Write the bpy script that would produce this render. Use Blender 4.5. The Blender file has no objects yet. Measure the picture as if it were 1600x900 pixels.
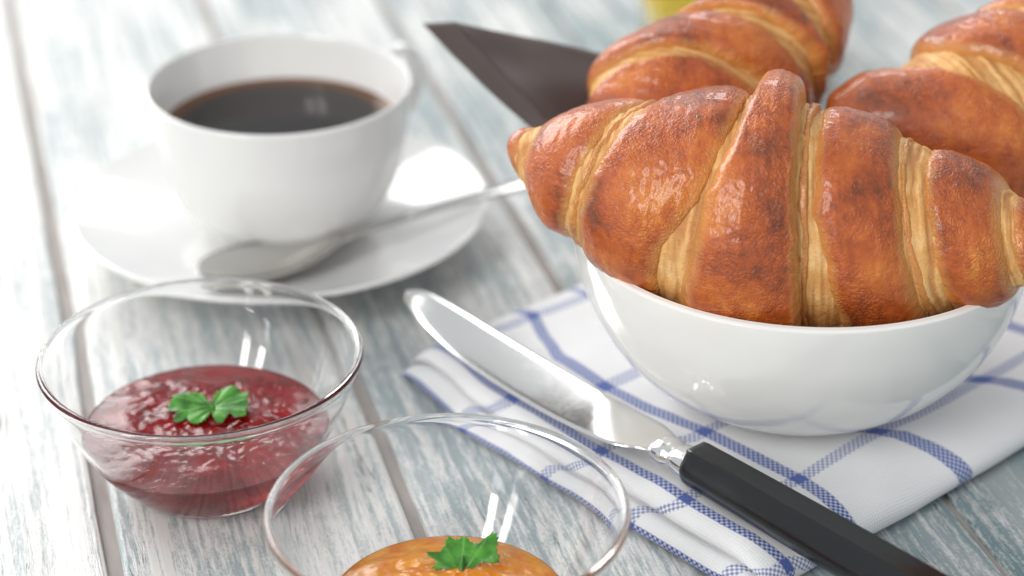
import bpy, bmesh, math, random
import numpy as np
from mathutils import Vector, noise as mnoise

random.seed(7)
scene = bpy.context.scene
COL = scene.collection

# ------------------------------------------------------------------ camera
FPX, PITCH, CAM_H = 3400.0, math.radians(28), 0.323
DIST = CAM_H / math.sin(PITCH)
CAM = np.array([0, -DIST * math.cos(PITCH), CAM_H])
FW = np.array([0, math.cos(PITCH), -math.sin(PITCH)])
UP = np.array([0, math.sin(PITCH), math.cos(PITCH)])
RT = np.array([1.0, 0, 0])
cd = bpy.data.cameras.new('camera')
cam = bpy.data.objects.new('camera', cd)
COL.objects.link(cam)
cam.location = CAM
cam.rotation_euler = (math.pi / 2 - PITCH, 0, 0)
cd.sensor_width = 36
cd.lens = 36 * FPX / 1600
cd.clip_start = 0.01
cd.clip_end = 50
cd.dof.use_dof = True
cd.dof.focus_distance = 0.548
cd.dof.aperture_fstop = 6.6
cd.dof.aperture_blades = 0
scene.camera = cam

# ------------------------------------------------------------------ light
w = bpy.data.worlds.new('World')
scene.world = w
w.use_nodes = True
bg = w.node_tree.nodes['Background']
bg.inputs[0].default_value = (0.93, 0.97, 1.0, 1)
bg.inputs[1].default_value = 0.46


def area(name, loc, target, sx, sy, radiance, color):
    l = bpy.data.lights.new(name, 'AREA')
    l.shape = 'RECTANGLE'
    l.size, l.size_y = sx, sy
    l.energy = radiance * math.pi * sx * sy
    l.color = color
    o = bpy.data.objects.new(name, l)
    COL.objects.link(o)
    o.location = loc
    o.rotation_euler = (Vector(target) - Vector(loc)).to_track_quat('-Z', 'Y').to_euler()
    return o


area('window_light', (-1.15, 1.35, 0.95), (0, 0, 0.02), 1.5, 1.0, 5.4, (1.0, 0.99, 0.97))
area('added_back_light', (0.17, 1.82, 1.00), (0, 0, 0.03), 0.42, 0.55, 4.5, (1.0, 1.0, 1.0))  # added lamp, no known window; placed for highlights on blade, jam and croissants
for sx in (-.15, .15):
    area('side_window_light', (-.78 + sx * .78, -1.02 - sx * .62, .80), (.0, -.06, .03), .15, .95, 11.0, (1.0, 0.97, 0.93))

scene.view_settings.view_transform = 'Standard'
scene.view_settings.look = 'None'
scene.view_settings.exposure = 0.5
scene.view_settings.gamma = 1.0
scene.view_settings.use_curve_mapping = False
scene.render.engine = 'CYCLES'
scene.cycles.use_denoising = True
scene.cycles.max_bounces = 28
scene.cycles.transmission_bounces = 26
scene.cycles.glossy_bounces = 24
scene.cycles.transparent_max_bounces = 12
scene.cycles.sample_clamp_indirect = 8.0


# ------------------------------------------------------------------ helpers
def at_z(x, y, z=0.0):
    d = FW + (x - 800) / FPX * RT - (y - 450) / FPX * UP
    return CAM + d * ((z - CAM[2]) / d[2])


def at_t(x, y, t):
    return CAM + t * (FW + (x - 800) / FPX * RT - (y - 450) / FPX * UP)


def on_plane(x, y, p0, n):
    d = FW + (x - 800) / FPX * RT - (y - 450) / FPX * UP
    return CAM + d * (np.dot(np.array(p0) - CAM, n) / np.dot(d, n))


def link(name, verts, faces, material, parent=None, smooth=True, uvs=None, attrs=None, loc=None):
    me = bpy.data.meshes.new(name)
    me.from_pydata(np.asarray(verts, dtype=float).tolist(), [], faces)
    if smooth:
        me.polygons.foreach_set('use_smooth', [True] * len(me.polygons))
    if uvs is not None:
        ul = me.uv_layers.new(name='UVMap')
        idx = np.empty(len(me.loops), dtype=np.int32)
        me.loops.foreach_get('vertex_index', idx)
        ul.data.foreach_set('uv', np.asarray(uvs, dtype=np.float32)[idx].ravel())
    for k, a in (attrs or {}).items():
        at = me.attributes.new(k, 'FLOAT', 'POINT')
        at.data.foreach_set('value', np.asarray(a, dtype=np.float32))
    me.materials.append(material)
    bm = bmesh.new()
    bm.from_mesh(me)
    bmesh.ops.recalc_face_normals(bm, faces=bm.faces)
    bm.to_mesh(me)
    bm.free()
    me.update()
    o = bpy.data.objects.new(name, me)
    COL.objects.link(o)
    if parent is not None:
        o.parent = parent
    if loc is not None:
        o.location = loc
    return o


def tag(o, label=None, cat=None, group=None, kind=None):
    for k, v in (('label', label), ('category', cat), ('group', group), ('kind', kind)):
        if v:
            o[k] = v
    return o


def thing(name, label, cat, loc=(0, 0, 0), group=None):
    o = bpy.data.objects.new(name, None)
    o.empty_display_size = 0.01
    COL.objects.link(o)
    o.location = loc
    return tag(o, label, cat, group)


def catmull(pts, n):
    P = np.array(pts, dtype=float)
    P = np.vstack([2 * P[0] - P[1], P, 2 * P[-1] - P[-2]])
    out = []
    for i in range(1, len(P) - 2):
        for k in range(n):
            t = k / n
            a, b, c, d = P[i - 1], P[i], P[i + 1], P[i + 2]
            out.append(.5 * (2 * b + (c - a) * t + (2 * a - 5 * b + 4 * c - d) * t * t + (3 * b - a - 3 * c + d) * t ** 3))
    out.append(P[-2])
    return np.array(out)


def lathe(prof, seg=128):
    """prof: list of (r, z); r = 0 at an end closes it"""
    verts, faces, rows = [], [], []
    for r, z in prof:
        if r < 1e-7:
            rows.append([len(verts)])
            verts.append((0, 0, z))
        else:
            rows.append(list(range(len(verts), len(verts) + seg)))
            verts += [(r * math.cos(2 * math.pi * k / seg), r * math.sin(2 * math.pi * k / seg), z) for k in range(seg)]
    for a, b in zip(rows[:-1], rows[1:]):
        for k in range(seg):
            k2 = (k + 1) % seg
            if len(a) == 1:
                faces.append((a[0], b[k], b[k2]))
            elif len(b) == 1:
                faces.append((a[k], b[0], a[k2]))
            else:
                faces.append((a[k], b[k], b[k2], a[k2]))
    return verts, faces


def grid_faces(nu, nv, wrap_v=False, off=0):
    f = []
    for i in range(nu - 1):
        for j in range(nv if wrap_v else nv - 1):
            j2 = (j + 1) % nv
            f.append((off + i * nv + j, off + i * nv + j2, off + (i + 1) * nv + j2, off + (i + 1) * nv + j))
    return f


def loft(rings):
    """closed rings, capped at both ends"""
    n = len(rings[0])
    verts = [p for r in rings for p in r]
    faces = grid_faces(len(rings), n, True)
    for first, ring in ((0, rings[0]), ((len(rings) - 1) * n, rings[-1])):
        c = len(verts)
        verts.append(np.mean(np.array(ring), axis=0))
        faces += [(c, first + j, first + (j + 1) % n) for j in range(n)]
    return verts, faces


def sstep(a, b, x):
    t = np.clip((x - a) / (b - a), 0, 1)
    return t * t * (3 - 2 * t)


# ------------------------------------------------------------------ materials
class NT:
    def __init__(self, name):
        self.m = bpy.data.materials.new(name)
        self.m.use_nodes = True
        self.t = self.m.node_tree
        self.b = self.t.nodes['Principled BSDF']
        self.out = self.t.nodes['Material Output']

    def n(self, typ, **kw):
        nd = self.t.nodes.new(typ)
        for k, v in kw.items():
            setattr(nd, k, v)
        return nd

    def l(self, a, b):
        self.t.links.new(a, b)

    def val(self, sock, v):
        if hasattr(v, 'is_output'):
            self.l(v, sock)
        else:
            sock.default_value = v

    def math(self, op, a, b=0.0, clamp=False):
        nd = self.n('ShaderNodeMath', operation=op, use_clamp=clamp)
        self.val(nd.inputs[0], a)
        self.val(nd.inputs[1], b)
        return nd.outputs[0]

    def mix(self, f, a, b):
        nd = self.n('ShaderNodeMix', data_type='RGBA')
        self.val(nd.inputs[0], f)
        for s, v in ((nd.inputs[6], a), (nd.inputs[7], b)):
            if hasattr(v, 'is_output'):
                self.l(v, s)
            else:
                s.default_value = (*v, 1)
        return nd.outputs[2]

    def coords(self, kind='Object', scale=(1, 1, 1), shift=None):
        tc = self.n('ShaderNodeTexCoord')
        mp = self.n('ShaderNodeMapping')
        mp.inputs['Scale'].default_value = scale
        self.l(tc.outputs[kind], mp.inputs[0])
        if shift is not None:
            self.l(shift, mp.inputs[1])
        return mp.outputs[0]

    def noise(self, vec, scale, detail=4, rough=.55, dist=0.0):
        nd = self.n('ShaderNodeTexNoise')
        self.l(vec, nd.inputs['Vector'])
        nd.inputs['Scale'].default_value = scale
        nd.inputs['Detail'].default_value = detail
        nd.inputs['Roughness'].default_value = rough
        nd.inputs['Distortion'].default_value = dist
        return nd.outputs[0]

    def ramp(self, fac, stops):
        nd = self.n('ShaderNodeValToRGB')
        cr = nd.color_ramp
        while len(cr.elements) < len(stops):
            cr.elements.new(.5)
        for e, (p, c) in zip(cr.elements, stops):
            e.position = p
            e.color = (*c, 1) if len(c) == 3 else c
        self.l(fac, nd.inputs[0])
        return nd.outputs[0]

    def range(self, v, a, b, c=0.0, d=1.0):
        nd = self.n('ShaderNodeMapRange')
        self.l(v, nd.inputs[0])
        for i, x in enumerate((a, b, c, d)):
            nd.inputs[i + 1].default_value = x
        return nd.outputs[0]

    def bump(self, height, strength, dist, prev=None):
        nd = self.n('ShaderNodeBump')
        nd.inputs['Strength'].default_value = strength
        nd.inputs['Distance'].default_value = dist
        self.l(height, nd.inputs['Height'])
        if prev is not None:
            self.l(prev, nd.inputs['Normal'])
        self.l(nd.outputs[0], self.b.inputs['Normal'])
        return nd.outputs[0]

    def set(self, **kw):
        for k, v in kw.items():
            s = self.b.inputs[k.replace('_', ' ')]
            if hasattr(v, 'is_output'):
                self.l(v, s)
            elif isinstance(v, tuple) and len(v) == 3 and s.type == 'RGBA':
                s.default_value = (*v, 1)
            else:
                s.default_value = v


def wood_material():
    k = NT('whitewashed_wood')
    oi = k.n('ShaderNodeObjectInfo')
    sh = k.n('ShaderNodeCombineXYZ')
    k.l(k.math('MULTIPLY', oi.outputs['Random'], 7.0), sh.inputs[0])
    k.l(k.math('MULTIPLY', oi.outputs['Random'], 31.0), sh.inputs[1])
    s = sh.outputs[0]
    streak = k.noise(k.coords(scale=(330, 14, 330), shift=s), 1.0, 5, .6, .35)
    grain = k.noise(k.coords(scale=(800, 130, 800), shift=s), 1.0, 4, .6, .2)
    fleck = k.noise(k.coords(scale=(1100, 800, 1100), shift=s), 1.0, 3, .6)
    patch = k.noise(k.coords(scale=(26, 9, 26), shift=s), 1.0, 3, .5)
    tint = k.noise(k.coords(scale=(60, 8, 60), shift=s), 1.0, 3, .5)
    a = k.math('ADD', k.math('MULTIPLY', streak, .50), k.math('MULTIPLY', grain, .32))
    a = k.math('ADD', a, k.math('MULTIPLY', fleck, .18))
    a = k.math('ADD', a, k.math('MULTIPLY', k.math('SUBTRACT', patch, .5), .30))
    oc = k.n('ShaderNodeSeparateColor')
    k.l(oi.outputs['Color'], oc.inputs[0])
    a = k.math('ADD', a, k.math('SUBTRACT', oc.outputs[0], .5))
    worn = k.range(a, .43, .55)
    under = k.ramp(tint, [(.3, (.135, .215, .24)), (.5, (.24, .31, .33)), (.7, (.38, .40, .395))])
    under = k.mix(k.range(oc.outputs[0], .46, .56, 0.0, .75), under, (.50, .535, .55))  # paler undercoat on the left planks, partly standing in for window glare
    over = k.ramp(tint, [(.3, (.62, .61, .585)), (.6, (.74, .735, .725)), (.75, (.60, .56, .50))])
    col = k.mix(worn, under, over)
    crackn = k.noise(k.coords(scale=(150, 5, 150), shift=s), 1.0, 3, .6, .4)
    crack = k.range(k.math('ABSOLUTE', k.math('SUBTRACT', crackn, .43)), 0.0, .007, 1.0, 0.0)
    gate = k.range(k.noise(k.coords(scale=(40, 14, 40), shift=s), 1.0, 2), .52, .6)
    crack = k.math('MULTIPLY', crack, gate)
    col = k.mix(k.math('MULTIPLY', crack, .75), col, (.06, .065, .065))
    k.set(Base_Color=col, Roughness=k.range(worn, 0, 1, .46, .40), Specular_IOR_Level=.5)
    h = k.math('SUBTRACT', k.math('ADD', k.math('MULTIPLY', worn, .35), k.math('MULTIPLY', streak, .8)), k.math('MULTIPLY', crack, 1.5))
    k.bump(h, .55, .0006)
    return k.m


def groove_material():
    k = NT('brown_groove')
    n = k.noise(k.coords(scale=(300, 40, 300)), 1.0, 3)
    k.set(Base_Color=k.ramp(n, [(.3, (.27, .24, .225)), (.7, (.38, .345, .325))]), Roughness=.7)
    return k.m


def porcelain(name, col=(.77, .77, .76)):
    k = NT(name)
    k.set(Base_Color=col, Roughness=.12, IOR=1.5, Coat_Weight=.5, Coat_Roughness=.04)
    n = k.noise(k.coords(), 40.0, 2)
    k.bump(n, .05, .001)
    return k.m


def glass_material():
    k = NT('clear_glass')
    k.set(Base_Color=(1.0, 1.0, 1.0), Roughness=0.0, IOR=1.45, Transmission_Weight=1.0)
    return k.m


def jam_material(name, deep, light, sss, clear=.55):
    k = NT(name)
    c = k.coords()
    n = k.noise(c, 160.0, 4, .6, .5)
    k.set(Base_Color=k.ramp(n, [(.35, deep), (.65, light)]), Roughness=k.range(k.noise(c, 300.0, 3), .35, .65, .02, .08), IOR=1.34,
          Transmission_Weight=clear, Subsurface_Weight=.2, Subsurface_Radius=sss, Subsurface_Scale=.003)
    k.bump(k.noise(c, 420.0, 3, .6, .8), .3, .0005)
    return k.m


def glaze_material():
    k = NT('baked_glaze')
    c = k.coords()
    big = k.noise(c, 55.0, 4, .6, .3)
    fine = k.noise(c, 420.0, 4, .65, .6)
    streak = k.noise(k.coords(scale=(1.0, .35, .35)), 330.0, 3, .6, .4)
    v = k.math('ADD', k.math('MULTIPLY', big, .62), k.math('MULTIPLY', fine, .2))
    v = k.math('ADD', v, k.math('MULTIPLY', streak, .18))
    v = k.math('ADD', k.math('MULTIPLY', k.math('SUBTRACT', v, .5), 1.25), .485)
    col = k.ramp(v, [(.34, (.19, .040, .008)), (.46, (.40, .078, .011)), (.56, (.52, .125, .016)), (.68, (.64, .21, .030))])
    ea = k.n('ShaderNodeAttribute', attribute_name='edge')
    e = k.math('ADD', ea.outputs['Fac'], k.math('MULTIPLY', k.math('SUBTRACT', fine, .5), .9))
    col = k.mix(k.range(e, .0, .75, .85, 0.0), col, (.66, .31, .085))
    k.set(Base_Color=col, Roughness=k.range(fine, .3, .7, .30, .46), IOR=1.45, Coat_Weight=.42, Coat_Roughness=.14,
          Subsurface_Weight=.12, Subsurface_Radius=(1.0, .35, .12), Subsurface_Scale=.002)
    vo = k.n('ShaderNodeTexVoronoi', feature='DISTANCE_TO_EDGE')
    dv = k.n('ShaderNodeVectorMath', operation='ADD')
    nc = k.n('ShaderNodeTexNoise')
    k.l(c, nc.inputs['Vector'])
    nc.inputs['Scale'].default_value = 300
    sc = k.n('ShaderNodeVectorMath', operation='SCALE')
    k.l(nc.outputs['Color'], sc.inputs[0])
    sc.inputs['Scale'].default_value = .0035
    k.l(c, dv.inputs[0])
    k.l(sc.outputs[0], dv.inputs[1])
    k.l(dv.outputs[0], vo.inputs['Vector'])
    vo.inputs['Scale'].default_value = 760
    cell = k.range(vo.outputs['Distance'], 0.0, .22)
    amt = k.range(k.noise(c, 70.0, 2), .4, .62)
    h = k.math('ADD', k.math('MULTIPLY', cell, amt), k.math('MULTIPLY', fine, 1.0))
    h = k.math('ADD', h, k.noise(c, 1500.0, 3))
    k.bump(h, .7, .0003)
    return k.m


def crumb_material():
    k = NT('pale_pastry')
    c = k.coords()
    n = k.noise(c, 130.0, 4, .6, .4)
    f = k.noise(c, 1400.0, 3, .7)
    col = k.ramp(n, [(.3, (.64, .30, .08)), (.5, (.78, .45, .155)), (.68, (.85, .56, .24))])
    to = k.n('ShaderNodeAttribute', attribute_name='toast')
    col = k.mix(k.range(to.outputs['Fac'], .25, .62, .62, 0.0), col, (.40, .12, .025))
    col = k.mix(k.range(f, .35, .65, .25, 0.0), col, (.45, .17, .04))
    k.set(Base_Color=col, Roughness=.55, Subsurface_Weight=.15, Subsurface_Radius=(1.0, .5, .2), Subsurface_Scale=.002)
    k.bump(k.math('ADD', f, k.noise(c, 350.0, 3)), .6, .0004)
    return k.m


def towel_material():
    k = NT('striped_cotton')
    tc = k.n('ShaderNodeTexCoord')
    sp = k.n('ShaderNodeSeparateXYZ')
    k.l(tc.outputs['UV'], sp.inputs[0])
    U, V = sp.outputs[0], sp.outputs[1]
    P = .00088
    cu = k.math('DIVIDE', U, P)
    cv = k.math('DIVIDE', V, P)
    par = k.math('ADD', k.math('FLOOR', cu), k.math('FLOOR', cv))
    cell = k.math('ABSOLUTE', k.math('SUBTRACT', k.math('MULTIPLY', k.math('FRACT', k.math('MULTIPLY', par, .5)), 2.0), 0.0))
    fu = k.math('SINE', k.math('MULTIPLY', cu, math.pi))
    fv = k.math('SINE', k.math('MULTIPLY', cv, math.pi))
    hill = k.math('ABSOLUTE', k.math('MULTIPLY', fu, fv))
    wob = k.math('MULTIPLY', k.math('SUBTRACT', k.noise(tc.outputs['UV'], 500.0, 2), .5), .018)

    def stripe(name, wd):
        at = k.n('ShaderNodeAttribute', attribute_name=name)
        a = k.math('ADD', at.outputs['Fac'], wob)
        d = k.math('ABSOLUTE', k.math('SUBTRACT', k.math('FRACT', k.math('ADD', a, .5)), .5))
        return k.range(d, wd - .008, wd + .008, 1.0, 0.0)
    mv = stripe('stripe_along', .068)
    mu = stripe('stripe_across', .058)
    bv = k.math('MULTIPLY', mv, k.math('ADD', .42, k.math('MULTIPLY', cell, .56)))
    bu = k.math('MULTIPLY', mu, k.math('ADD', .08, k.math('MULTIPLY', k.math('SUBTRACT', 1.0, cell), .66)))
    blue = k.math('MAXIMUM', bv, bu)
    both = k.math('MULTIPLY', mv, mu)
    blue = k.math('MAXIMUM', blue, k.math('MULTIPLY', both, .95))
    fib = k.noise(tc.outputs['UV'], 2600.0, 2)
    white = k.mix(k.math('MULTIPLY', k.math('SUBTRACT', 1.0, hill), .35), (.83, .83, .84), (.66, .66, .68))
    white = k.mix(k.range(fib, .3, .7, .12, 0.0), white, (.6, .6, .62))
    col = k.mix(blue, white, (.045, .095, .36))
    k.set(Base_Color=col, Roughness=.85, Sheen_Weight=.25, Specular_IOR_Level=.2)
    k.bump(hill, .5, .0003)
    return k.m


def metal(name, col, rough, aniso=0.0):
    k = NT(name)
    n = k.noise(k.coords(scale=(1, 1, 1)), 900.0, 3)
    k.set(Base_Color=col, Metallic=1.0, Roughness=k.range(n, .3, .7, rough * .8, rough * 1.25))
    return k.m


def simple(name, col, rough, **kw):
    k = NT(name)
    n = k.noise(k.coords(), 250.0, 3)
    k.set(Base_Color=k.mix(n, tuple(c * .85 for c in col), tuple(min(1, c * 1.15) for c in col)), Roughness=rough, **kw)
    return k.m


M_WOOD, M_GROOVE = wood_material(), groove_material()
M_PORC, M_BOWL = porcelain('white_porcelain'), porcelain('cream_white_porcelain', (.84, .835, .81))
M_GLASS = glass_material()
M_JAM = jam_material('red_jam', (.21, .0015, .003), (.45, .006, .010), (1.0, .08, .07), .5)
M_MARM = jam_material('orange_jam', (.80, .22, .008), (.92, .40, .04), (1.0, .45, .10), .15)
M_GLAZE, M_CRUMB = glaze_material(), crumb_material()
M_TOWEL = towel_material()
M_STEEL = metal('polished_steel', (.86, .86, .85), .09)
M_SPOON = metal('spoon_steel', (.60, .59, .57), .12)
M_BLADE = metal('blade_steel', (.84, .83, .81), .13)
M_BLACK = simple('black_plastic', (.008, .009, .011), .2)
M_NAPKIN = simple('brown_paper', (.060, .040, .037), .75, Sheen_Weight=.1)


def leaf_material():
    k = NT('parsley_green')
    c = k.coords()
    n = k.noise(c, 220.0, 4, .6)
    ve = k.n('ShaderNodeAttribute', attribute_name='vein')
    col = k.ramp(n, [(.35, (.022, .13, .010)), (.65, (.085, .33, .03))])
    col = k.mix(k.math('MULTIPLY', ve.outputs['Fac'], .55), col, (.20, .46, .10))
    k.set(Base_Color=col, Roughness=.38, Transmission_Weight=.0, Subsurface_Weight=.2,
          Subsurface_Radius=(.3, 1, .1), Subsurface_Scale=.001)
    k.bump(k.noise(c, 700.0, 3), .4, .0004)
    return k.m


M_LEAF = leaf_material()


def coffee_material():
    k = NT('black_coffee')
    lw = k.n('ShaderNodeAttribute', attribute_name='rim')
    k.set(Base_Color=k.mix(lw.outputs['Fac'], (.010, .006, .005), (.16, .055, .012)), Roughness=.05, IOR=1.34)
    return k.m


M_COFFEE = coffee_material()
M_JUICE = simple('yellow_juice', (.92, .68, .05), .2, Subsurface_Weight=.3, Subsurface_Scale=.01)

# ------------------------------------------------------------------ table
table = bpy.data.objects.new('table', None)
COL.objects.link(table)
tag(table, kind='structure', label='weathered white and blue-grey wooden plank table top')
YAW = math.radians(15.1)
PN = np.array([math.cos(YAW), math.sin(YAW)])
GROOVES = [-.445, -.368, -.290, -.213, -.137, -.0586, .0147, .081, .160, .243, .318, .395, .470]
GAP = [.0036] * 13
GAP[4], GAP[5], GAP[7] = .0040, .0036, .0018
Y0, Y1, TH = -.34, .95, .018
for i in range(len(GROOVES) - 1):
    x0, x1 = GROOVES[i] + GAP[i] / 2, GROOVES[i + 1] - GAP[i + 1] / 2
    mid, hw = (x0 + x1) / 2, (x1 - x0) / 2
    b = .0011
    ny = 90
    rng = random.Random(i)
    verts, faces = [], []
    prof = [(-hw, -TH), (-hw, -b), (-hw + b * .35, -b * .3), (-hw + b * 1.3, 0), (0, 0), (hw - b * 1.3, 0), (hw - b * .35, -b * .3), (hw, -b), (hw, -TH)]
    for j in range(ny):
        y = Y0 + (Y1 - Y0) * j / (ny - 1)
        for q, (x, z) in enumerate(prof):
            wob = mnoise.noise(Vector((i * 3.1 + (0 if q < 4 else 9), y * 30, 0))) * .0004 if q != 4 else 0
            verts.append((x + wob, y, z))
    faces = grid_faces(ny, len(prof))
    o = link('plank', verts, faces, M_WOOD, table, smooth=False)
    wear_glare = {0: .55, 1: .55, 2: .55, 3: .55, 4: .515, 5: .495, 6: .475, 7: .45, 8: .475}.get(i, .50)  # paint tone per plank, with window glare painted in as whiter left planks
    o.color = (wear_glare, wear_glare, wear_glare, 1)
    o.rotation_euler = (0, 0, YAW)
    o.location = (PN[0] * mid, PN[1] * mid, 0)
o = link('base_board', [(-.5, Y0, -.0014), (.5, Y0, -.0014), (.5, Y1, -.0014), (-.5, Y1, -.0014),
                        (-.5, Y0, -.017), (.5, Y0, -.017), (.5, Y1, -.017), (-.5, Y1, -.017)],
         [(0, 1, 2, 3), (7, 6, 5, 4), (0, 4, 5, 1), (1, 5, 6, 2), (2, 6, 7, 3), (3, 7, 4, 0)], M_GROOVE, table, smooth=False)
o.rotation_euler = (0, 0, YAW)

# ------------------------------------------------------------------ towel
TU, TV = np.array([.664, -.748]), np.array([.748, .664])
left = catmull([(.16, .0122), (.10, .0122), (.05, .0122), (.0, .0124), (-.020, .0125), (-.034, .0124), (-.044, .0118), (-.0500, .0114), (-.0550, .0122), (-.0590, .0123),
                (-.0625, .0108), (-.0637, .0086), (-.0625, .0068), (-.0618, .0060), (-.0640, .0061), (-.0668, .0052), (-.0680, .0034), (-.0674, .0016), (-.0650, .0008), (-.0625, .0005)], 8)[::-1]
arcv = np.concatenate([[0], np.cumsum(np.hypot(*np.diff(left, axis=0).T))])
iref = int(np.argmin(np.abs(left[:, 0] - (-.02)) + (left[:, 1] < .011) * 9))
arcv = arcv - arcv[iref] + left[iref, 0]
front = [(.0235, .0006), (.0215, .002), (.0208, .0045), (.0225, .0075), (.027, .0102), (.034, .0118), (.045, .0124)]
front += [(x, .0125) for x in (.06, .075, .09, .105, .12, .135, .146)]
front += [(.1535, .0121), (.1600, .0109), (.1650, .0085), (.1673, .0058), (.1672, .0030), (.1652, .0010), (.1620, .0005)]
front = catmull(front, 9)
arcu = np.concatenate([[0], np.cumsum(np.hypot(*np.diff(front, axis=0).T))])
iu = int(np.argmin(np.abs(front[:, 0] - .09)))
arcu = arcu - arcu[iu] + .09
H = .0125
verts, uvs, sa, sb = [], [], [], []
for i in range(len(front)):
    for j in range(len(left)):
        uu, zf = front[i]
        vv, zl = left[j]
        z = H * (zf / H) * (zl / H)
        wl = 1 - sstep(-.045, -.030, vv)
        # lower fold slides back a little at the rear corner
        vv2 = vv + .010 * wl * (1 - sstep(.020, .060, uu)) * .6
        vv2 += .0012 * mnoise.noise(Vector((uu * 45, 3.3, zl * 90))) * wl
        uu2 = uu + .0010 * mnoise.noise(Vector((vv * 40, 7.7, zf * 60)))
        big = mnoise.noise(Vector((uu * 38, vv * 38, 1.0))) * .0012 + mnoise.noise(Vector((uu * 110, vv * 90, 5.0))) * .0004
        z = max(.0004, z + big * min(1, z / .006))
        p = TU * uu2 + TV * vv2
        verts.append((p[0], p[1], z))
        A, B = arcu[i], arcv[j]
        uvs.append((A, B))
        wav = np.interp(A, [.02, .033, .045, .058, .08, .115, .146, .175], [-.0125, -.0115, -.005, .001, .0024, -.0004, -.0038, .0002])
        wav *= 1 - sstep(-.012, .01, B)
        wav -= sstep(-.012, .0, B) * np.interp(A, [.12, .14, .15, .158, .17, .19], [-.008, -.0065, .0026, .006, .010, .012])
        wav *= sstep(-.056, -.042, B)
        bend = -.0035 * sstep(.15, .178, A) * (1 - sstep(-.05, -.04, B))
        sa.append(np.interp(B + wav + bend, [-.120, -.0768, -.0588, -.033, .003, .050, .086, .122, .16], [-2, 0, 1, 2, 3, 4, 5, 6, 7]))
        sk = .0125 * (1 - sstep(-.055, -.036, B)) + .011 * (1 - sstep(-.073, -.060, B)) - .10 * max(0, B + .02) * (1 - sstep(.05, .1, A))
        sb.append(np.interp(A + sk, [-.04, -.003, .033, .079, .1147, .1455, .1800, .215], [-1, 0, 1, 2, 3, 4, 5, 6]))
towel = link('tea_towel', verts, grid_faces(len(front), len(left)), M_TOWEL, None, uvs=uvs, attrs={'stripe_along': sa, 'stripe_across': sb})
tag(towel, 'folded white cotton tea towel with blue woven stripes under the croissant bowl', 'tea towel')

# ------------------------------------------------------------------ coffee cup, saucer, coffee
CX, CY = -.0738, .0310
sau = catmull([(0, .0060), (.012, .0060), (.0185, .0061), (.0205, .0068), (.024, .0071), (.040, .0098), (.054, .0134), (.0640, .0164), (.0662, .0172), (.0668, .0166), (.0655, .0152),
               (.054, .0106), (.042, .0066), (.036, .0040), (.0345, .0004), (.0325, .0003), (.0315, .0022), (0, .0026)], 5)
sau[:, 0] = np.maximum(sau[:, 0], 0)
sau[0, 0] = sau[-1, 0] = 0
v, f = lathe(sau, 160)
saucer = tag(link('saucer', v, f, M_PORC, loc=(CX - .001, CY - .0025, 0)), 'round white porcelain saucer under the coffee cup', 'saucer')
cup = thing('coffee_cup', 'white porcelain cup filled with black coffee standing on the saucer', 'cup', (CX, CY, .0064))
body = catmull([(0, .0024), (.0115, .0024), (.0135, .0003), (.0155, .0002), (.0166, .0016), (.0190, .0032), (.0262, .0057), (.0325, .0112), (.0368, .0198), (.0395, .0300), (.0409, .0400), (.0417, .0470),
                (.0421, .0500), (.0416, .0509), (.0408, .0502), (.0396, .0440), (.0378, .0366), (.0358, .0270), (.032, .0165), (.020, .0085), (.008, .0054), (0, .0052)], 5)
body[:, 0] = np.maximum(body[:, 0], 0)
body[0, 0] = body[-1, 0] = 0
v, f = lathe(body, 160)
link('cup_body', v, f, M_PORC, cup)
az = math.radians(46)
hp = catmull([(.0412, .0462), (.0465, .0474), (.0545, .0468), (.0590, .0400), (.0570, .0300), (.0490, .0230), (.0358, .0205)], 8)
rings = []
for i, (r, z) in enumerate(hp):
    a, b = hp[max(0, i - 1)], hp[min(len(hp) - 1, i + 1)]
    tg = (b - a) / np.linalg.norm(b - a)
    ring = []
    for k in range(16):
        q = 2 * math.pi * k / 16
        n_, s_ = math.cos(q) * .0020, math.sin(q) * .0042
        rr, zz = r - tg[1] * n_, z + tg[0] * n_
        ring.append((rr * math.cos(az) - s_ * math.sin(az), rr * math.sin(az) + s_ * math.cos(az), zz))
    rings.append(ring)
v, f = loft(rings)
link('handle', v, f, M_PORC, cup)
cof = [(0, .0362)] + [(r, .0362) for r in np.linspace(.004, .0345, 9)] + [(.0360, .0362), (.0371, .0364), (.0379, .0368), (.0374, .0350), (.034, .0245), (.025, .0122), (0, .0070)]
v, f = lathe(cof, 128)
rimv = [float(sstep(.0325, .0366, math.hypot(p[0], p[1]))) for p in v]
coffee = tag(link('coffee', v, f, M_COFFEE, loc=(CX, CY, .0064), attrs={'rim': rimv}), 'dark black coffee filling the white cup', 'coffee')

for bx, by, br in ((-.0358, -.0035, .0017), (.0352, -.0065, .0010), (.0300, .0195, .0009)):
    v, f = lathe([(0, br * .8)] + [(br * math.sin(q), br * .8 * math.cos(q)) for q in np.linspace(.2, 1.7, 8)] + [(0, -br * .2)], 24)
    link('bubble', v, f, M_GLASS, coffee, loc=(bx, by, .0363))

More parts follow.
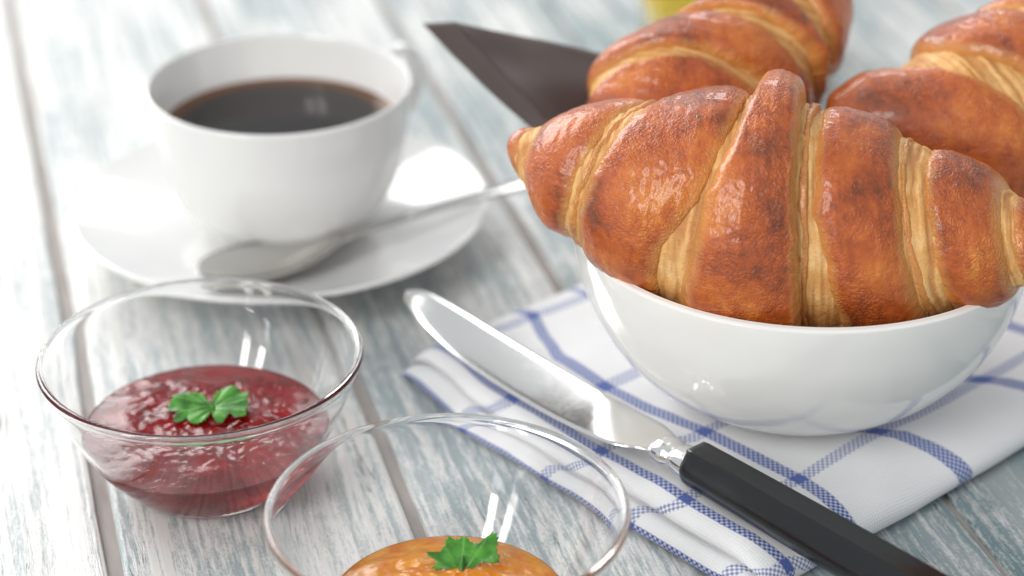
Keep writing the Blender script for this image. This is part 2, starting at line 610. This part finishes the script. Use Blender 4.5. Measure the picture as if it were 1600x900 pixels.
# ------------------------------------------------------------------ spoon on the saucer
A0 = np.array([-.0955, -.0222])
A1 = np.array([.0052, .0312])
sd = (A1 - A0) / np.linalg.norm(A1 - A0)
sn = np.array([-sd[1], sd[0]])
ws = np.array([0, .0015, .005, .012, .020, .030, .038, .044, .050, .060, .075, .095, .115, .132, .140, .143])
hwid = [.0004, .0040, .0078, .0112, .0122, .0108, .0078, .0045, .0026, .0022, .0024, .0032, .0042, .0049, .0040, .0008]
zc = [.0172, .0173, .0174, .0172, .0170, .0170, .0174, .0180, .0186, .0194, .0204, .0216, .0224, .0226, .0225, .0224]
dep = [0, .0008, .0026, .0045, .0052, .0044, .0026, .0010, .0001, -.0003, -.0003, -.0003, -.0003, -.0003, -.0002, 0]
P = catmull(np.column_stack([ws, hwid, zc, dep]), 5)


def spoon_piece(rows):
    rings = []
    for w_, h_, z_, d_ in rows:
        ring = []
        qs = np.linspace(-1, 1, 13)
        th = .00075
        top = [(q, z_ - d_ * (1 - q * q)) for q in qs]
        bot = [(q, z_ - d_ * (1 - q * q) - 2 * th * (1 - .6 * q * q)) for q in qs[::-1]]
        for q, z in top + bot:
            p = A0 + sd * w_ + sn * (h_ * q)
            ring.append((p[0], p[1], z))
        rings.append(ring)
    return loft(rings)


spoon = thing('teaspoon', 'polished steel teaspoon lying across the front of the saucer', 'spoon', (0, 0, 0))
cut = int(np.argmin(np.abs(P[:, 0] - .048)))
v, f = spoon_piece(P[:cut + 1])
link('spoon_bowl', v, f, M_SPOON, spoon)
v, f = spoon_piece(P[cut:])
link('handle', v, f, M_SPOON, spoon)

# ------------------------------------------------------------------ glass bowls with jam
gp = catmull([(0, .0010), (.012, .0008), (.0180, .0002), (.0200, .0001), (.0212, .0009), (.0252, .0048), (.0305, .0112), (.0352, .0195), (.0392, .0290), (.0416, .0358), (.0426, .0375),
              (.0428, .0384), (.0421, .0391), (.0411, .0388), (.0405, .0376), (.0380, .0292), (.0342, .0199), (.0294, .0117), (.0242, .0057), (.0200, .0030), (.010, .0025), (0, .0024)], 6)
gp[:, 0] = np.maximum(gp[:, 0], 0)
gp[0, 0] = gp[-1, 0] = 0
gv, gf = lathe(gp, 160)
inner = gp[int(13 * 6):]
inner = inner[np.argsort(inner[:, 1])]


def jam(name, label, loc, level, dome, material, seed, rough=.0006):
    ri = float(np.interp(level, inner[:, 1], inner[:, 0])) + .00015
    verts, faces, seg, nr = [], [], 120, 46
    rows = [[0]]
    verts.append((0, 0, level + dome))
    for i in range(1, nr + 1):
        r = ri * i / nr
        row = []
        for k in range(seg):
            a = 2 * math.pi * k / seg
            x, y = r * math.cos(a), r * math.sin(a)
            fall = 1 - (i / nr) ** 3
            z = level + dome * (1 - (i / nr) ** 2)
            n1 = mnoise.noise(Vector((x * 110 + seed, y * 110, seed)))
            n2 = mnoise.noise(Vector((x * 260 + seed, y * 260, seed + 5)))
            n3 = mnoise.noise(Vector((x * 600 + seed, y * 600, seed + 9)))
            z += fall * (rough * 1.5 * n1 + rough * (.5 - abs(n2)) * 1.2 + rough * .35 * n3)
            row.append(len(verts))
            verts.append((x, y, z))
        rows.append(row)
    for z in np.linspace(level - .001, .0030, 14):
        r = float(np.interp(z, inner[:, 1], inner[:, 0])) + .00015
        rows.append(list(range(len(verts), len(verts) + seg)))
        verts += [(r * math.cos(2 * math.pi * k / seg), r * math.sin(2 * math.pi * k / seg), z) for k in range(seg)]
    rows.append([len(verts)])
    verts.append((0, 0, .0023))
    for a, b in zip(rows[:-1], rows[1:]):
        for k in range(seg):
            k2 = (k + 1) % seg
            if len(a) == 1:
                faces.append((a[0], b[k], b[k2]))
            elif len(b) == 1:
                faces.append((a[k], b[0], a[k2]))
            else:
                faces.append((a[k], b[k], b[k2], a[k2]))
    return tag(link(name, verts, faces, material, loc=loc), label, 'jam')


B1, B2 = (-.0820, -.1095, 0), (-.0151, -.1824, 0)
g1 = tag(link('glass_bowl', gv, gf, M_GLASS, loc=B1), 'clear glass bowl holding red jam in front of the saucer', 'glass bowl', 'glass jam bowls')
g2 = tag(bpy.data.objects.new('glass_bowl', g1.data), 'clear glass bowl holding orange jam at the bottom edge of the picture', 'glass bowl', 'glass jam bowls')
COL.objects.link(g2)
g2.location = B2
jam('red_jam', 'glossy red berry jam inside the glass bowl', B1, .0165, .0022, M_JAM, 2.0)
jam('orange_jam', 'glossy orange jam mounded inside the nearer glass bowl', B2, .0110, .0045, M_MARM, 8.0, .0007)


def leaflet(name, outline, p0, nrm, parent, curl, vein):
    """outline in picture coordinates laid on a tilted plane at p0; vein: two points of the mid rib"""
    n = np.array(nrm, float)
    n /= np.linalg.norm(n)
    pts = catmull(outline + [outline[0]], 6)[:-1]
    cpx = pts.mean(axis=0)
    pts = cpx + (pts - cpx) * (1 + .05 * np.sin(np.arange(len(pts)) * 2.1)[:, None])
    Q = np.array([on_plane(x, y, p0, n) for x, y in pts])
    c = Q.mean(axis=0)
    va, vb = on_plane(*vein[0], p0, n), on_plane(*vein[1], p0, n)
    vd = (vb - va) / np.linalg.norm(vb - va)
    size = np.abs(Q - c).max()
    verts, faces, veins, N, R = [], [], [], len(Q), 16
    side_d = np.cross(n, vd)
    for side in (0, 1):
        base = len(verts)
        verts.append(c - n * .00022 * side)
        veins.append(.4)
        for i in range(1, R + 1):
            for q in Q:
                p = c + (q - c) * i / R
                d = p - va
                x_, y_ = np.dot(d, vd), np.dot(d, side_d)
                ang = math.atan2(y_, x_ + .0006)
                vein = max(math.exp(-((ang - a0) * (abs(x_) + abs(y_)) / .00028) ** 2) for a0 in (0, .5, -.5, 1.05, -1.05))
                lift = curl * (abs(y_) / size) ** 1.3 - .0007 * (np.linalg.norm(p - c) / size) ** 2
                lift += .0007 * mnoise.noise(Vector(p * 260)) * i / R - .00022 * vein + .00035 * math.cos(ang * 12) * (i / R)
                verts.append(p + n * (lift - .00022 * side))
                veins.append(vein)
        for k in range(N):
            k2 = (k + 1) % N
            faces.append((base, base + 1 + k, base + 1 + k2))
            for i in range(R - 1):
                a, b = base + 1 + i * N, base + 1 + (i + 1) * N
                faces.append((a + k, b + k, b + k2, a + k2))
    o1, o2 = 1 + (R - 1) * N, 1 + R * N + 1 + (R - 1) * N
    faces += [(o1 + k, o2 + k, o2 + (k + 1) % N, o1 + (k + 1) % N) for k in range(N)]
    return link(name, verts, faces, M_LEAF, parent, attrs={'vein': veins})


def tube(points, radii, seg=10):
    pts = [np.array(p, float) for p in points]
    rings = []
    for i, p in enumerate(pts):
        t = pts[min(i + 1, len(pts) - 1)] - pts[max(i - 1, 0)]
        t /= np.linalg.norm(t)
        a = np.cross(t, (0.1, .2, 1))
        a /= np.linalg.norm(a)
        b = np.cross(t, a)
        rings.append([p + radii[i] * (math.cos(2 * math.pi * k / seg) * a + math.sin(2 * math.pi * k / seg) * b) for k in range(seg)])
    return loft(rings)


pl = thing('parsley_sprig', 'green two-lobed parsley leaf on the red jam', 'parsley')
pp = at_z(325, 636, .0208)
nn = (0, -.28, 1)
leaflet('leaflet', [(327, 628), (318, 617), (300, 613), (282, 616), (268, 625), (262, 638), (275, 642), (283, 640), (272, 652), (274, 660), (285, 657), (291, 652), (297, 660), (308, 662), (320, 658), (327, 648), (329, 638)], pp, nn, pl, .0012, ((330, 632), (268, 645)))
leaflet('leaflet', [(329, 630), (338, 614), (352, 605), (366, 604), (378, 611), (388, 609), (386, 622), (388, 632), (384, 640), (385, 650), (376, 652), (366, 651), (357, 645), (353, 655), (346, 660), (337, 659), (332, 648)], pp + np.array([0, 0, .0006]), nn, pl, .0014, ((330, 636), (385, 622)))
v, f = tube([on_plane(333, 640, pp + np.array([0, 0, .0003]), np.array(nn)), on_plane(329, 632, pp + np.array([0, 0, .001]), np.array(nn)), on_plane(316, 624, pp + np.array([0, 0, .0014]), np.array(nn))], [.0006, .0006, .0003])
link('stem', v, f, M_LEAF, pl)
pl2 = thing('parsley_sprig', 'green three-pointed parsley leaf on the orange jam', 'parsley')
pp = at_z(725, 866, .0172)
leaflet('leaflet', [(718, 893), (700, 890), (676, 888), (683, 880), (666, 868), (690, 860), (700, 838), (712, 842), (726, 838), (736, 846), (752, 850), (768, 836), (778, 842), (776, 860), (780, 880), (768, 882), (752, 878), (738, 888), (726, 896)], pp, (0, -.45, 1), pl2, .0020, ((720, 897), (724, 838)))
v, f = tube([on_plane(720, 899, pp, np.array((0, -.45, 1))), on_plane(722, 885, pp + np.array([0, 0, .0007]), np.array((0, -.45, 1))), on_plane(723, 868, pp + np.array([0, 0, .0005]), np.array((0, -.45, 1)))], [.0007, .0006, .0003])
link('stem', v, f, M_LEAF, pl2)

# ------------------------------------------------------------------ knife
KU, KV = np.array([.655, -.756]), np.array([.756, .655])


def kp(u_, v_, z_):
    p = KU * u_ + KV * v_
    return (p[0], p[1], z_)


knife = thing('table_knife', 'table knife with rounded steel blade and black handle resting on the towel', 'knife')
bl = catmull([(.0093, -.0492, -.0500), (.0100, -.0472, -.0508), (.0120, -.0455, -.0519), (.0160, -.0444, -.0534), (.0280, -.0438, -.0572), (.0440, -.0436, -.0604), (.0600, -.0435, -.0617), (.0750, -.0435, -.0621),
              (.0900, -.0436, -.0619), (.1020, -.0437, -.0611), (.1085, -.0438, -.0600), (.1125, -.0440, -.0580), (.1150, -.0446, -.0562), (.1185, -.0456, -.0548), (.1205, -.0465, -.0543)], 6)
rings = []
for u_, vt, vb in bl:
    zc_ = .0180 + .0010 * float(sstep(.08, .121, u_)) + .0012 * (1 - float(sstep(.01, .07, u_)))
    ring = []
    N = 14
    for i in range(N):
        q = i / (N - 1)
        th = .0009 * (1 - .82 * q ** 1.2) * (1 if i not in (0, N - 1) else .45)
        ring.append(kp(u_, vt + (vb - vt) * q, zc_ + th - .0006 * q))
    for i in range(N - 1, -1, -1):
        q = i / (N - 1)
        th = .0009 * (1 - .82 * q ** 1.2) * (1 if i not in (0, N - 1) else .45)
        ring.append(kp(u_, vt + (vb - vt) * q, zc_ - th - .0006 * q))
    rings.append(ring)
v, f = loft(rings)
link('blade', v, f, M_BLADE, knife)


def ovals(rows, n=28, power=2.0):
    rings = []
    for u_, vc, zc_, a, b in rows:
        ring = []
        for k in range(n):
            q = 2 * math.pi * k / n
            c_, s_ = math.cos(q), math.sin(q)
            ring.append(kp(u_, vc + a * math.copysign(abs(c_) ** (2 / power), c_), zc_ + b * math.copysign(abs(s_) ** (2 / power), s_)))
        rings.append(ring)
    return loft(rings)


rows = catmull([(.1165, -.0505, .0178, .0030, .0010), (.1178, -.0505, .0179, .0044, .0028), (.1195, -.0506, .0180, .0048, .0036), (.1220, -.0507, .0181, .0048, .0038), (.1238, -.0508, .0181, .0041, .0030),
                (.1246, -.0508, .0181, .0040, .0029), (.1256, -.0508, .0182, .0045, .0036), (.1285, -.0509, .0182, .0049, .0041), (.1318, -.0510, .0183, .0050, .0043)], 5)
v, f = ovals(rows)
link('bolster', v, f, M_STEEL, knife)
hrow = [(.1298, -.0510, .0186, .0046, .0042), (.1300, -.0510, .0186, .0054, .0050), (.1308, -.0510, .0187, .0060, .0056), (.1325, -.0510, .0187, .0062, .0058), (.1500, -.0511, .0188, .0064, .0060), (.1750, -.0513, .0189, .0069, .0062),
        (.2000, -.0515, .0190, .0074, .0062), (.2180, -.0515, .0190, .0077, .0060), (.2270, -.0515, .0189, .0072, .0054), (.2300, -.0515, .0188, .0050, .0036)]
rings = []
for u_, vc, zc_, a, b in hrow:
    ring = []
    # eight-sided section with softened corners: flat top, bevelled shoulders
    cs = [(1, -.45), (1, .15), (.55, .92), (.35, 1.0), (-.40, 1.0), (-.60, .92), (-1, .10), (-1, -.45), (-.62, -1), (.62, -1)]
    cc = catmull(cs + [cs[0]], 3)[:-1]
    for x, y in cc:
        ring.append(kp(u_, vc + a * x * .94 + .0005, zc_ + .0006 + b * .9 * y))
    rings.append(ring)
v, f = loft(rings)
link('handle', v, f, M_BLACK, knife)

# ------------------------------------------------------------------ white bowl
WB = (.0785, -.0780, .0120)
wp = catmull([(0, .0030), (.023, .0028), (.0280, .0004), (.0300, .0002), (.0314, .0012), (.0362, .0040), (.0452, .0106), (.0536, .0207), (.0590, .0322), (.0616, .0427), (.0626, .0493),
              (.0624, .0503), (.0614, .0507), (.0604, .0501), (.0590, .0432), (.0560, .0327), (.0502, .0217), (.0415, .0127), (.028, .0075), (.012, .0060), (0, .0060)], 6)
wp[:, 0] = np.maximum(wp[:, 0], 0)
wp[0, 0] = wp[-1, 0] = 0
v, f = lathe(wp, 192)
tag(link('serving_bowl', v, f, M_BOWL, loc=WB), 'plain white porcelain bowl full of croissants standing on the tea towel', 'bowl')


# ------------------------------------------------------------------ croissants
_pt = np.random.RandomState(3).permutation(256)
_pt = np.concatenate([_pt, _pt, _pt])
_gr = np.random.RandomState(5).normal(size=(256, 3))
_gr /= np.linalg.norm(_gr, axis=1)[:, None]


def pnoise(p):
    """vectorised gradient noise, about -0.7..0.7; p is (..., 3)"""
    p = np.asarray(p, float)
    i = np.floor(p).astype(int)
    f = p - i
    i &= 255
    u = f * f * f * (f * (f * 6 - 15) + 10)
    out = 0
    for dx in (0, 1):
        for dy in (0, 1):
            for dz in (0, 1):
                h = _pt[_pt[_pt[i[..., 0] + dx] + i[..., 1] + dy] + i[..., 2] + dz] & 255
                g = _gr[h]
                d = g[..., 0] * (f[..., 0] - dx) + g[..., 1] * (f[..., 1] - dy) + g[..., 2] * (f[..., 2] - dz)
                wx = u[..., 0] if dx else 1 - u[..., 0]
                wy = u[..., 1] if dy else 1 - u[..., 1]
                wz = u[..., 2] if dz else 1 - u[..., 2]
                out = out + d * wx * wy * wz
    return out


def xyz(a, b, c):
    a, b, c = np.broadcast_arrays(a, b, c)
    return np.stack([a, b, c], axis=-1)


def croissant(label, stations, bands, kd, seed, heights):
    st = np.array(stations, float)
    ns = len(st)

    def sample(s):
        s = np.clip(s, 0, ns - 1 - 1e-6)
        i = int(s)
        t = s - i
        a, b, c, d = st[max(i - 1, 0)], st[i], st[i + 1], st[min(i + 2, ns - 1)]
        return .5 * (2 * b + (c - a) * t + (2 * a - 5 * b + 4 * c - d) * t * t + (3 * b - a - 3 * c + d) * t ** 3)
    fine = np.linspace(0, ns - 1, 60 * ns)
    tab = np.array([sample(s) for s in fine])
    cen = np.array([at_t((r[0] + r[2]) / 2, (r[1] + r[3]) / 2, r[4]) for r in tab])
    rad = np.array([((r[0] - r[2]) / 2 * RT - (r[1] - r[3]) / 2 * UP) / FPX * r[4] for r in tab])
    tan = np.gradient(cen, axis=0)
    tan = np.array([np.mean(tan[max(0, i - 30):i + 31], axis=0) for i in range(len(tan))])
    tan /= np.linalg.norm(tan, axis=1)[:, None]
    dep = np.cross(tan, rad)
    dep /= np.linalg.norm(dep, axis=1)[:, None]
    sgn = -1 if np.mean(dep @ FW) > 0 else 1
    rlen = np.linalg.norm(rad, axis=1)
    dep *= sgn * rlen[:, None] * kd
    arc = np.concatenate([[0], np.cumsum(np.linalg.norm(np.diff(cen, axis=0), axis=1))])

    def ip(tabl, s):
        if tabl.ndim == 1:
            return np.interp(s, fine, tabl)
        return np.stack([np.interp(s, fine, tabl[:, k]) for k in range(3)], axis=-1)

    def point(s, th, off, scale=1.0):
        dirv = np.cos(th)[..., None] * ip(rad, s) + np.sin(th)[..., None] * ip(dep, s)
        nrm = np.linalg.norm(dirv, axis=-1, keepdims=True) + 1e-9
        return ip(cen, s) + dirv * scale + dirv / nrm * np.asarray(off)[..., None]

    def invert(curve):
        out = []
        T, Bq = tab[:, :2], tab[:, 2:4]
        e = Bq - T
        for x, y in curve:
            p = np.array([x, y])
            g = np.clip(np.einsum('ij,ij->i', p - T, e) / np.einsum('ij,ij->i', e, e), 0, 1)
            k = int(np.argmin(np.linalg.norm(T + e * g[:, None] - p, axis=1)))
            out.append((math.acos(1 - 2 * g[k]), fine[k]))
        out.sort()
        th, ss = np.array(out).T

        def fn(t):
            return np.where(t <= math.pi, np.interp(t, th, ss), ss[-1] + (ss[0] - ss[-1]) * (t - math.pi) / math.pi)
        return fn
    root = thing('croissant', label, 'croissant', group='croissants in the bowl')

    def angles(n):
        # more columns on the upper, outer half than underneath
        a = int(n * .74)
        return np.concatenate([np.linspace(0, math.pi * 1.06, a, endpoint=False), np.linspace(math.pi * 1.06, 2 * math.pi, n - a, endpoint=False)])
    NU, NV = 420, 190
    S = np.linspace(0, ns - 1, NU)[:, None] * np.ones((1, NV))
    TH = angles(NV)[None, :] * np.ones((NU, 1))
    A = ip(arc, S)
    k = np.minimum(1, ip(rlen, S) / .012)
    p = point(S, TH, 0 * S, .965)
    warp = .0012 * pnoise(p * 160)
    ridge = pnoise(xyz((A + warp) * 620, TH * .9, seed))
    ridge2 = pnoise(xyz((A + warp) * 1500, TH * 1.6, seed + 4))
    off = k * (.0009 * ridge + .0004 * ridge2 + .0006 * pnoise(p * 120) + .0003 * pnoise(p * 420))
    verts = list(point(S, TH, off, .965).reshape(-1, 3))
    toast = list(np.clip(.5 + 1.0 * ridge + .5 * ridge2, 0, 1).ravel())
    faces = grid_faces(NU, NV, True)
    for first in (0, (NU - 1) * NV):
        c = len(verts)
        verts.append(np.mean(np.array(verts[first:first + NV]), axis=0))
        toast.append(.5)
        faces += [(c, first + j, first + (j + 1) % NV) for j in range(NV)]
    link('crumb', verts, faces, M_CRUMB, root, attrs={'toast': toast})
    for bi, (L, Rr, sl, sr) in enumerate(bands):
        h = heights[bi]
        flake = h < .0002
        NI, NJ = (18, 200) if flake else (72, 270)
        th = angles(NJ)
        cs, sn_ = np.cos(th), np.sin(th)
        grow = 0.0 if flake else .035

        def jit(z):
            return .09 * pnoise(xyz(cs * 2.2, sn_ * 2.2, z)) + .045 * pnoise(xyz(cs * 8, sn_ * 8, z + 3)) + .02 * pnoise(xyz(cs * 22, sn_ * 22, z + 3))
        s0 = invert(L)(th) + jit(seed + bi * 7.3) - grow if L is not None else 0 * th
        s1 = invert(Rr)(th) + jit(seed + bi * 11.7 + 50) + grow if Rr is not None else 0 * th + ns - 1.0
        s1 = np.maximum(s1, s0 + .05)
        wq = (.5 - .5 * np.cos(math.pi * np.linspace(0, 1, NI)))[:, None]
        S = s0 + (s1 - s0) * wq
        TH = th[None, :] * np.ones((NI, 1))
        A = ip(arc, S)
        dl, dr = A - ip(arc, s0), ip(arc, s1) - A
        pl_ = 1.0 if L is None else np.sqrt(np.maximum(0, 1 - (1 - np.minimum(1, dl / sl)) ** 2))
        pr_ = 1.0 if Rr is None else np.sqrt(np.maximum(0, 1 - (1 - np.minimum(1, dr / sr)) ** 2))
        prof = pl_ * pr_
        k = np.minimum(1, ip(rlen, S) / .014)
        p0 = point(S, TH, 0 * S)
        hh = h * (1 + .35 * pnoise(xyz(cs * 1.7, sn_ * 1.7, seed + bi)))
        if flake:
            hh = h + .0011 * pnoise(xyz(cs * 2.6, sn_ * 2.6, seed + bi * 3))
        off = -.0013 + prof * (hh + .0013) + (0 if flake else prof * .0010 * np.sin(math.pi * wq) * k)
        wp_ = p0 + .0016 * pnoise(p0 * 240)[..., None]
        wr = .0011 * pnoise(p0 * 60 + seed) + .00034 * (.22 - np.abs(pnoise(wp_ * 190))) + .00030 * (.2 - np.abs(pnoise(wp_ * 430))) + .00026 * (.2 - np.abs(pnoise(wp_ * 850))) + .0003 * pnoise(xyz(A * 500, TH * 2, seed))
        off = off + wr * k * (.35 + .65 * prof)
        verts = list(point(S, TH, off * (.35 + .65 * k)).reshape(-1, 3))
        edge = np.minimum(1.0, np.minimum(dl if L is not None else 9 + 0 * A, dr if Rr is not None else 9 + 0 * A) / .0040)
        if flake:
            edge = edge * .6
        edge = list(edge.ravel())
        faces = grid_faces(NI, NJ, True)
        for first, bnd in ((0, L), ((NI - 1) * NJ, Rr)):
            if bnd is None:
                c = len(verts)
                verts.append(np.mean(np.array(verts[first:first + NJ]), axis=0))
                edge.append(0)
                faces += [(c, first + j, first + (j + 1) % NJ) for j in range(NJ)]
        link('pastry_layer', verts, faces, M_GLAZE, root, attrs={'edge': edge})
    return root


ST1 = [(803, 214, 800, 240, .578), (815, 204, 805, 264, .577), (850, 196, 828, 306, .576), (905, 178, 863, 346, .574), (975, 162, 922, 398, .571), (1060, 156, 1005, 462, .568), (1140, 146, 1095, 515, .566),
       (1218, 142, 1195, 535, .565), (1300, 170, 1300, 535, .563), (1395, 204, 1408, 520, .560), (1465, 236, 1490, 492, .556), (1540, 270, 1560, 464, .552), (1585, 300, 1600, 450, .549), (1625, 335, 1638, 440, .546), (1658, 372, 1662, 405, .544)]
B1L = [(838, 196), (822, 225), (812, 262), (812, 285)]
B1R = [(856, 192), (836, 225), (824, 262), (826, 300)]
B2L = [(1015, 158), (975, 190), (945, 237), (915, 300), (896, 350), (890, 372)]
B2R = [(1058, 154), (1000, 195), (972, 237), (945, 290), (925, 340), (912, 390)]
B3L = [(1168, 146), (1138, 215), (1114, 270), (1092, 320), (1045, 390), (1032, 430), (1030, 480)]
B3R = [(1188, 145), (1150, 215), (1122, 275), (1103, 330), (1090, 390), (1068, 470), (1062, 500)]
B4L = [(1258, 150), (1242, 230), (1238, 330), (1243, 420), (1248, 530)]
B4R = [(1298, 168), (1285, 200), (1278, 260), (1272, 340), (1295, 420), (1318, 500), (1322, 525)]
B5L = [(1408, 208), (1412, 260), (1418, 320), (1430, 400), (1452, 490), (1457, 510)]
B5R = [(1460, 234), (1463, 280), (1470, 340), (1485, 420), (1503, 490)]
B6L = [(1572, 290), (1580, 340), (1588, 400), (1592, 460)]
B6R = [(1592, 306), (1598, 340), (1604, 400), (1608, 450)]
def shift(c, d):
    return [(x + d, y) for x, y in c]


F4L, F4R = [(1266, 160), (1252, 230), (1247, 330), (1250, 420), (1253, 530)], [(1282, 164), (1268, 215), (1264, 262), (1262, 330), (1262, 420), (1262, 530)]
F5L, F5R = shift(B5L, 7), [(1428, 216), (1430, 260), (1438, 320), (1452, 400), (1470, 495)]
F2L, F2R = shift(B2L, 7), [(x + 20, y) for x, y in B2L]
croissant('large golden croissant lying across the front of the white bowl', ST1,
          [(None, B1L, .003, .004), (B1R, B2L, .004, .009), (B2R, B3L, .004, .008), (B3R, B4L, .0030, .0022), (B4R, B5L, .006, .004), (B5R, B6L, .006, .003), (B6R, None, .004, .003),
           (F4L, F4R, .0035, .0008), (F5L, F5R, .0035, .0008), (F2L, F2R, .0008, .0035)],
          .92, 1.0, [.0004, .0010, .0014, .0040, .0014, .0010, .0004, .0001, .0001, .0001])
ST2 = [(1000, 262, 1030, 275, .604), (945, 215, 1070, 262, .606), (920, 165, 1120, 245, .612), (935, 112, 1195, 222, .619), (995, 72, 1262, 172, .626), (1060, 42, 1302, 108, .632), (1115, 12, 1318, 42, .637), (1172, -28, 1316, -6, .642), (1225, -60, 1290, -45, .646)]
croissant('blurred croissant standing at the back left of the bowl beside the brown napkin', ST2,
          [(None, [(922, 158), (990, 152), (1060, 160), (1130, 190)], .004, .004), ([(926, 136), (990, 134), (1060, 142), (1150, 180)], [(1008, 56), (1090, 70), (1160, 108), (1215, 150)], .005, .006),
           ([(1040, 38), (1120, 60), (1190, 98), (1260, 150)], [(1130, -20), (1200, 30), (1245, 85), (1270, 140)], .004, .006), ([(1165, -42), (1225, 20), (1265, 70), (1290, 120)], None, .005, .004)],
          .9, 4.0, [.0008, .0016, .0022, .0014])
ST3 = [(1290, 168, 1293, 190, .606), (1300, 150, 1305, 220, .606), (1345, 126, 1360, 280, .607), (1400, 106, 1450, 335, .609), (1440, 76, 1560, 370, .612), (1490, 44, 1650, 345, .617), (1545, 14, 1715, 280, .622), (1605, 6, 1745, 200, .628), (1670, 20, 1745, 120, .633), (1715, 50, 1735, 75, .636)]
croissant('dark baked croissant at the right edge of the picture behind the large one', ST3,
          [(None, [(1400, 112), (1475, 150), (1535, 215), (1580, 300), (1590, 345)], .004, .005), ([(1440, 86), (1530, 142), (1600, 220), (1640, 300)], [(1512, 34), (1600, 75), (1690, 190)], .004, .006), ([(1528, 24), (1612, 68), (1705, 180)], None, .005, .004)],
          .9, 9.0, [.0010, .0018, .0012])


# ------------------------------------------------------------------ brown napkin
def sheet(rows_px, nu, nv, thick, wave):
    """ruled patch between two picture polylines (x, y, depth), given thickness"""
    a, b = catmull(rows_px[0], nu), catmull(rows_px[1], nu)
    verts = []
    for side in (0, 1):
        for i in range(len(a)):
            for j in range(nv):
                q = j / (nv - 1)
                r = a[i] * (1 - q) + b[i] * q
                p = at_t(r[0], r[1], r[2])
                p = p + FW * (wave * mnoise.noise(Vector(p * 45)) + side * thick)
                verts.append(p)
    n1 = len(a) * nv
    faces = grid_faces(len(a), nv) + grid_faces(len(a), nv, off=n1)
    loop = [i * nv for i in range(len(a))] + [(len(a) - 1) * nv + j for j in range(1, nv)] + [i * nv + nv - 1 for i in range(len(a) - 2, -1, -1)] + [j for j in range(nv - 2, 0, -1)]
    faces += [(loop[k], loop[(k + 1) % len(loop)], n1 + loop[(k + 1) % len(loop)], n1 + loop[k]) for k in range(len(loop))]
    return verts, faces


nap = thing('paper_napkin', 'dark brown folded paper napkin pointing out of the bowl', 'napkin')
v, f = sheet([[(708, 34, .640), (780, 50, .642), (860, 66, .645), (950, 86, .648), (1040, 108, .650)], [(716, 44, .634), (760, 90, .628), (810, 142, .622), (855, 192, .616), (890, 240, .612)]], 8, 14, .0012, .006)
link('main_panel', v, f, M_NAPKIN, nap)
v, f = sheet([[(660, 37, .656), (705, 84, .648), (770, 148, .637), (834, 204, .624), (868, 246, .617)], [(712, 34, .637), (757, 84, .6285), (808, 138, .6225), (852, 188, .6165), (888, 238, .6125)]], 8, 10, .0010, .002)
link('folded_flap', v, f, M_NAPKIN, nap)

# ------------------------------------------------------------------ glass of juice behind
JL = (.0875, .1900, 0)
jg = catmull([(0, .0010), (.030, .0010), (.0330, .0002), (.0355, .0008), (.0370, .0040), (.0385, .030), (.0400, .070), (.0410, .1080), (.0405, .1092), (.0396, .1080), (.0385, .070), (.0370, .030), (.0350, .0085), (.030, .0062), (0, .0060)], 5)
jg[:, 0] = np.maximum(jg[:, 0], 0)
jg[0, 0] = jg[-1, 0] = 0
v, f = lathe(jg, 96)
tag(link('juice_glass', v, f, M_GLASS, loc=JL), 'drinking glass of yellow juice behind the croissants', 'glass')
v, f = lathe([(0, .0059), (.030, .0061), (.0351, .0086), (.0371, .030), (.0386, .070), (.0391, .088), (.0386, .0885), (0, .0880)], 96)
tag(link('juice', v, f, M_JUICE, loc=JL), 'yellow juice filling the glass behind the croissants', 'juice')
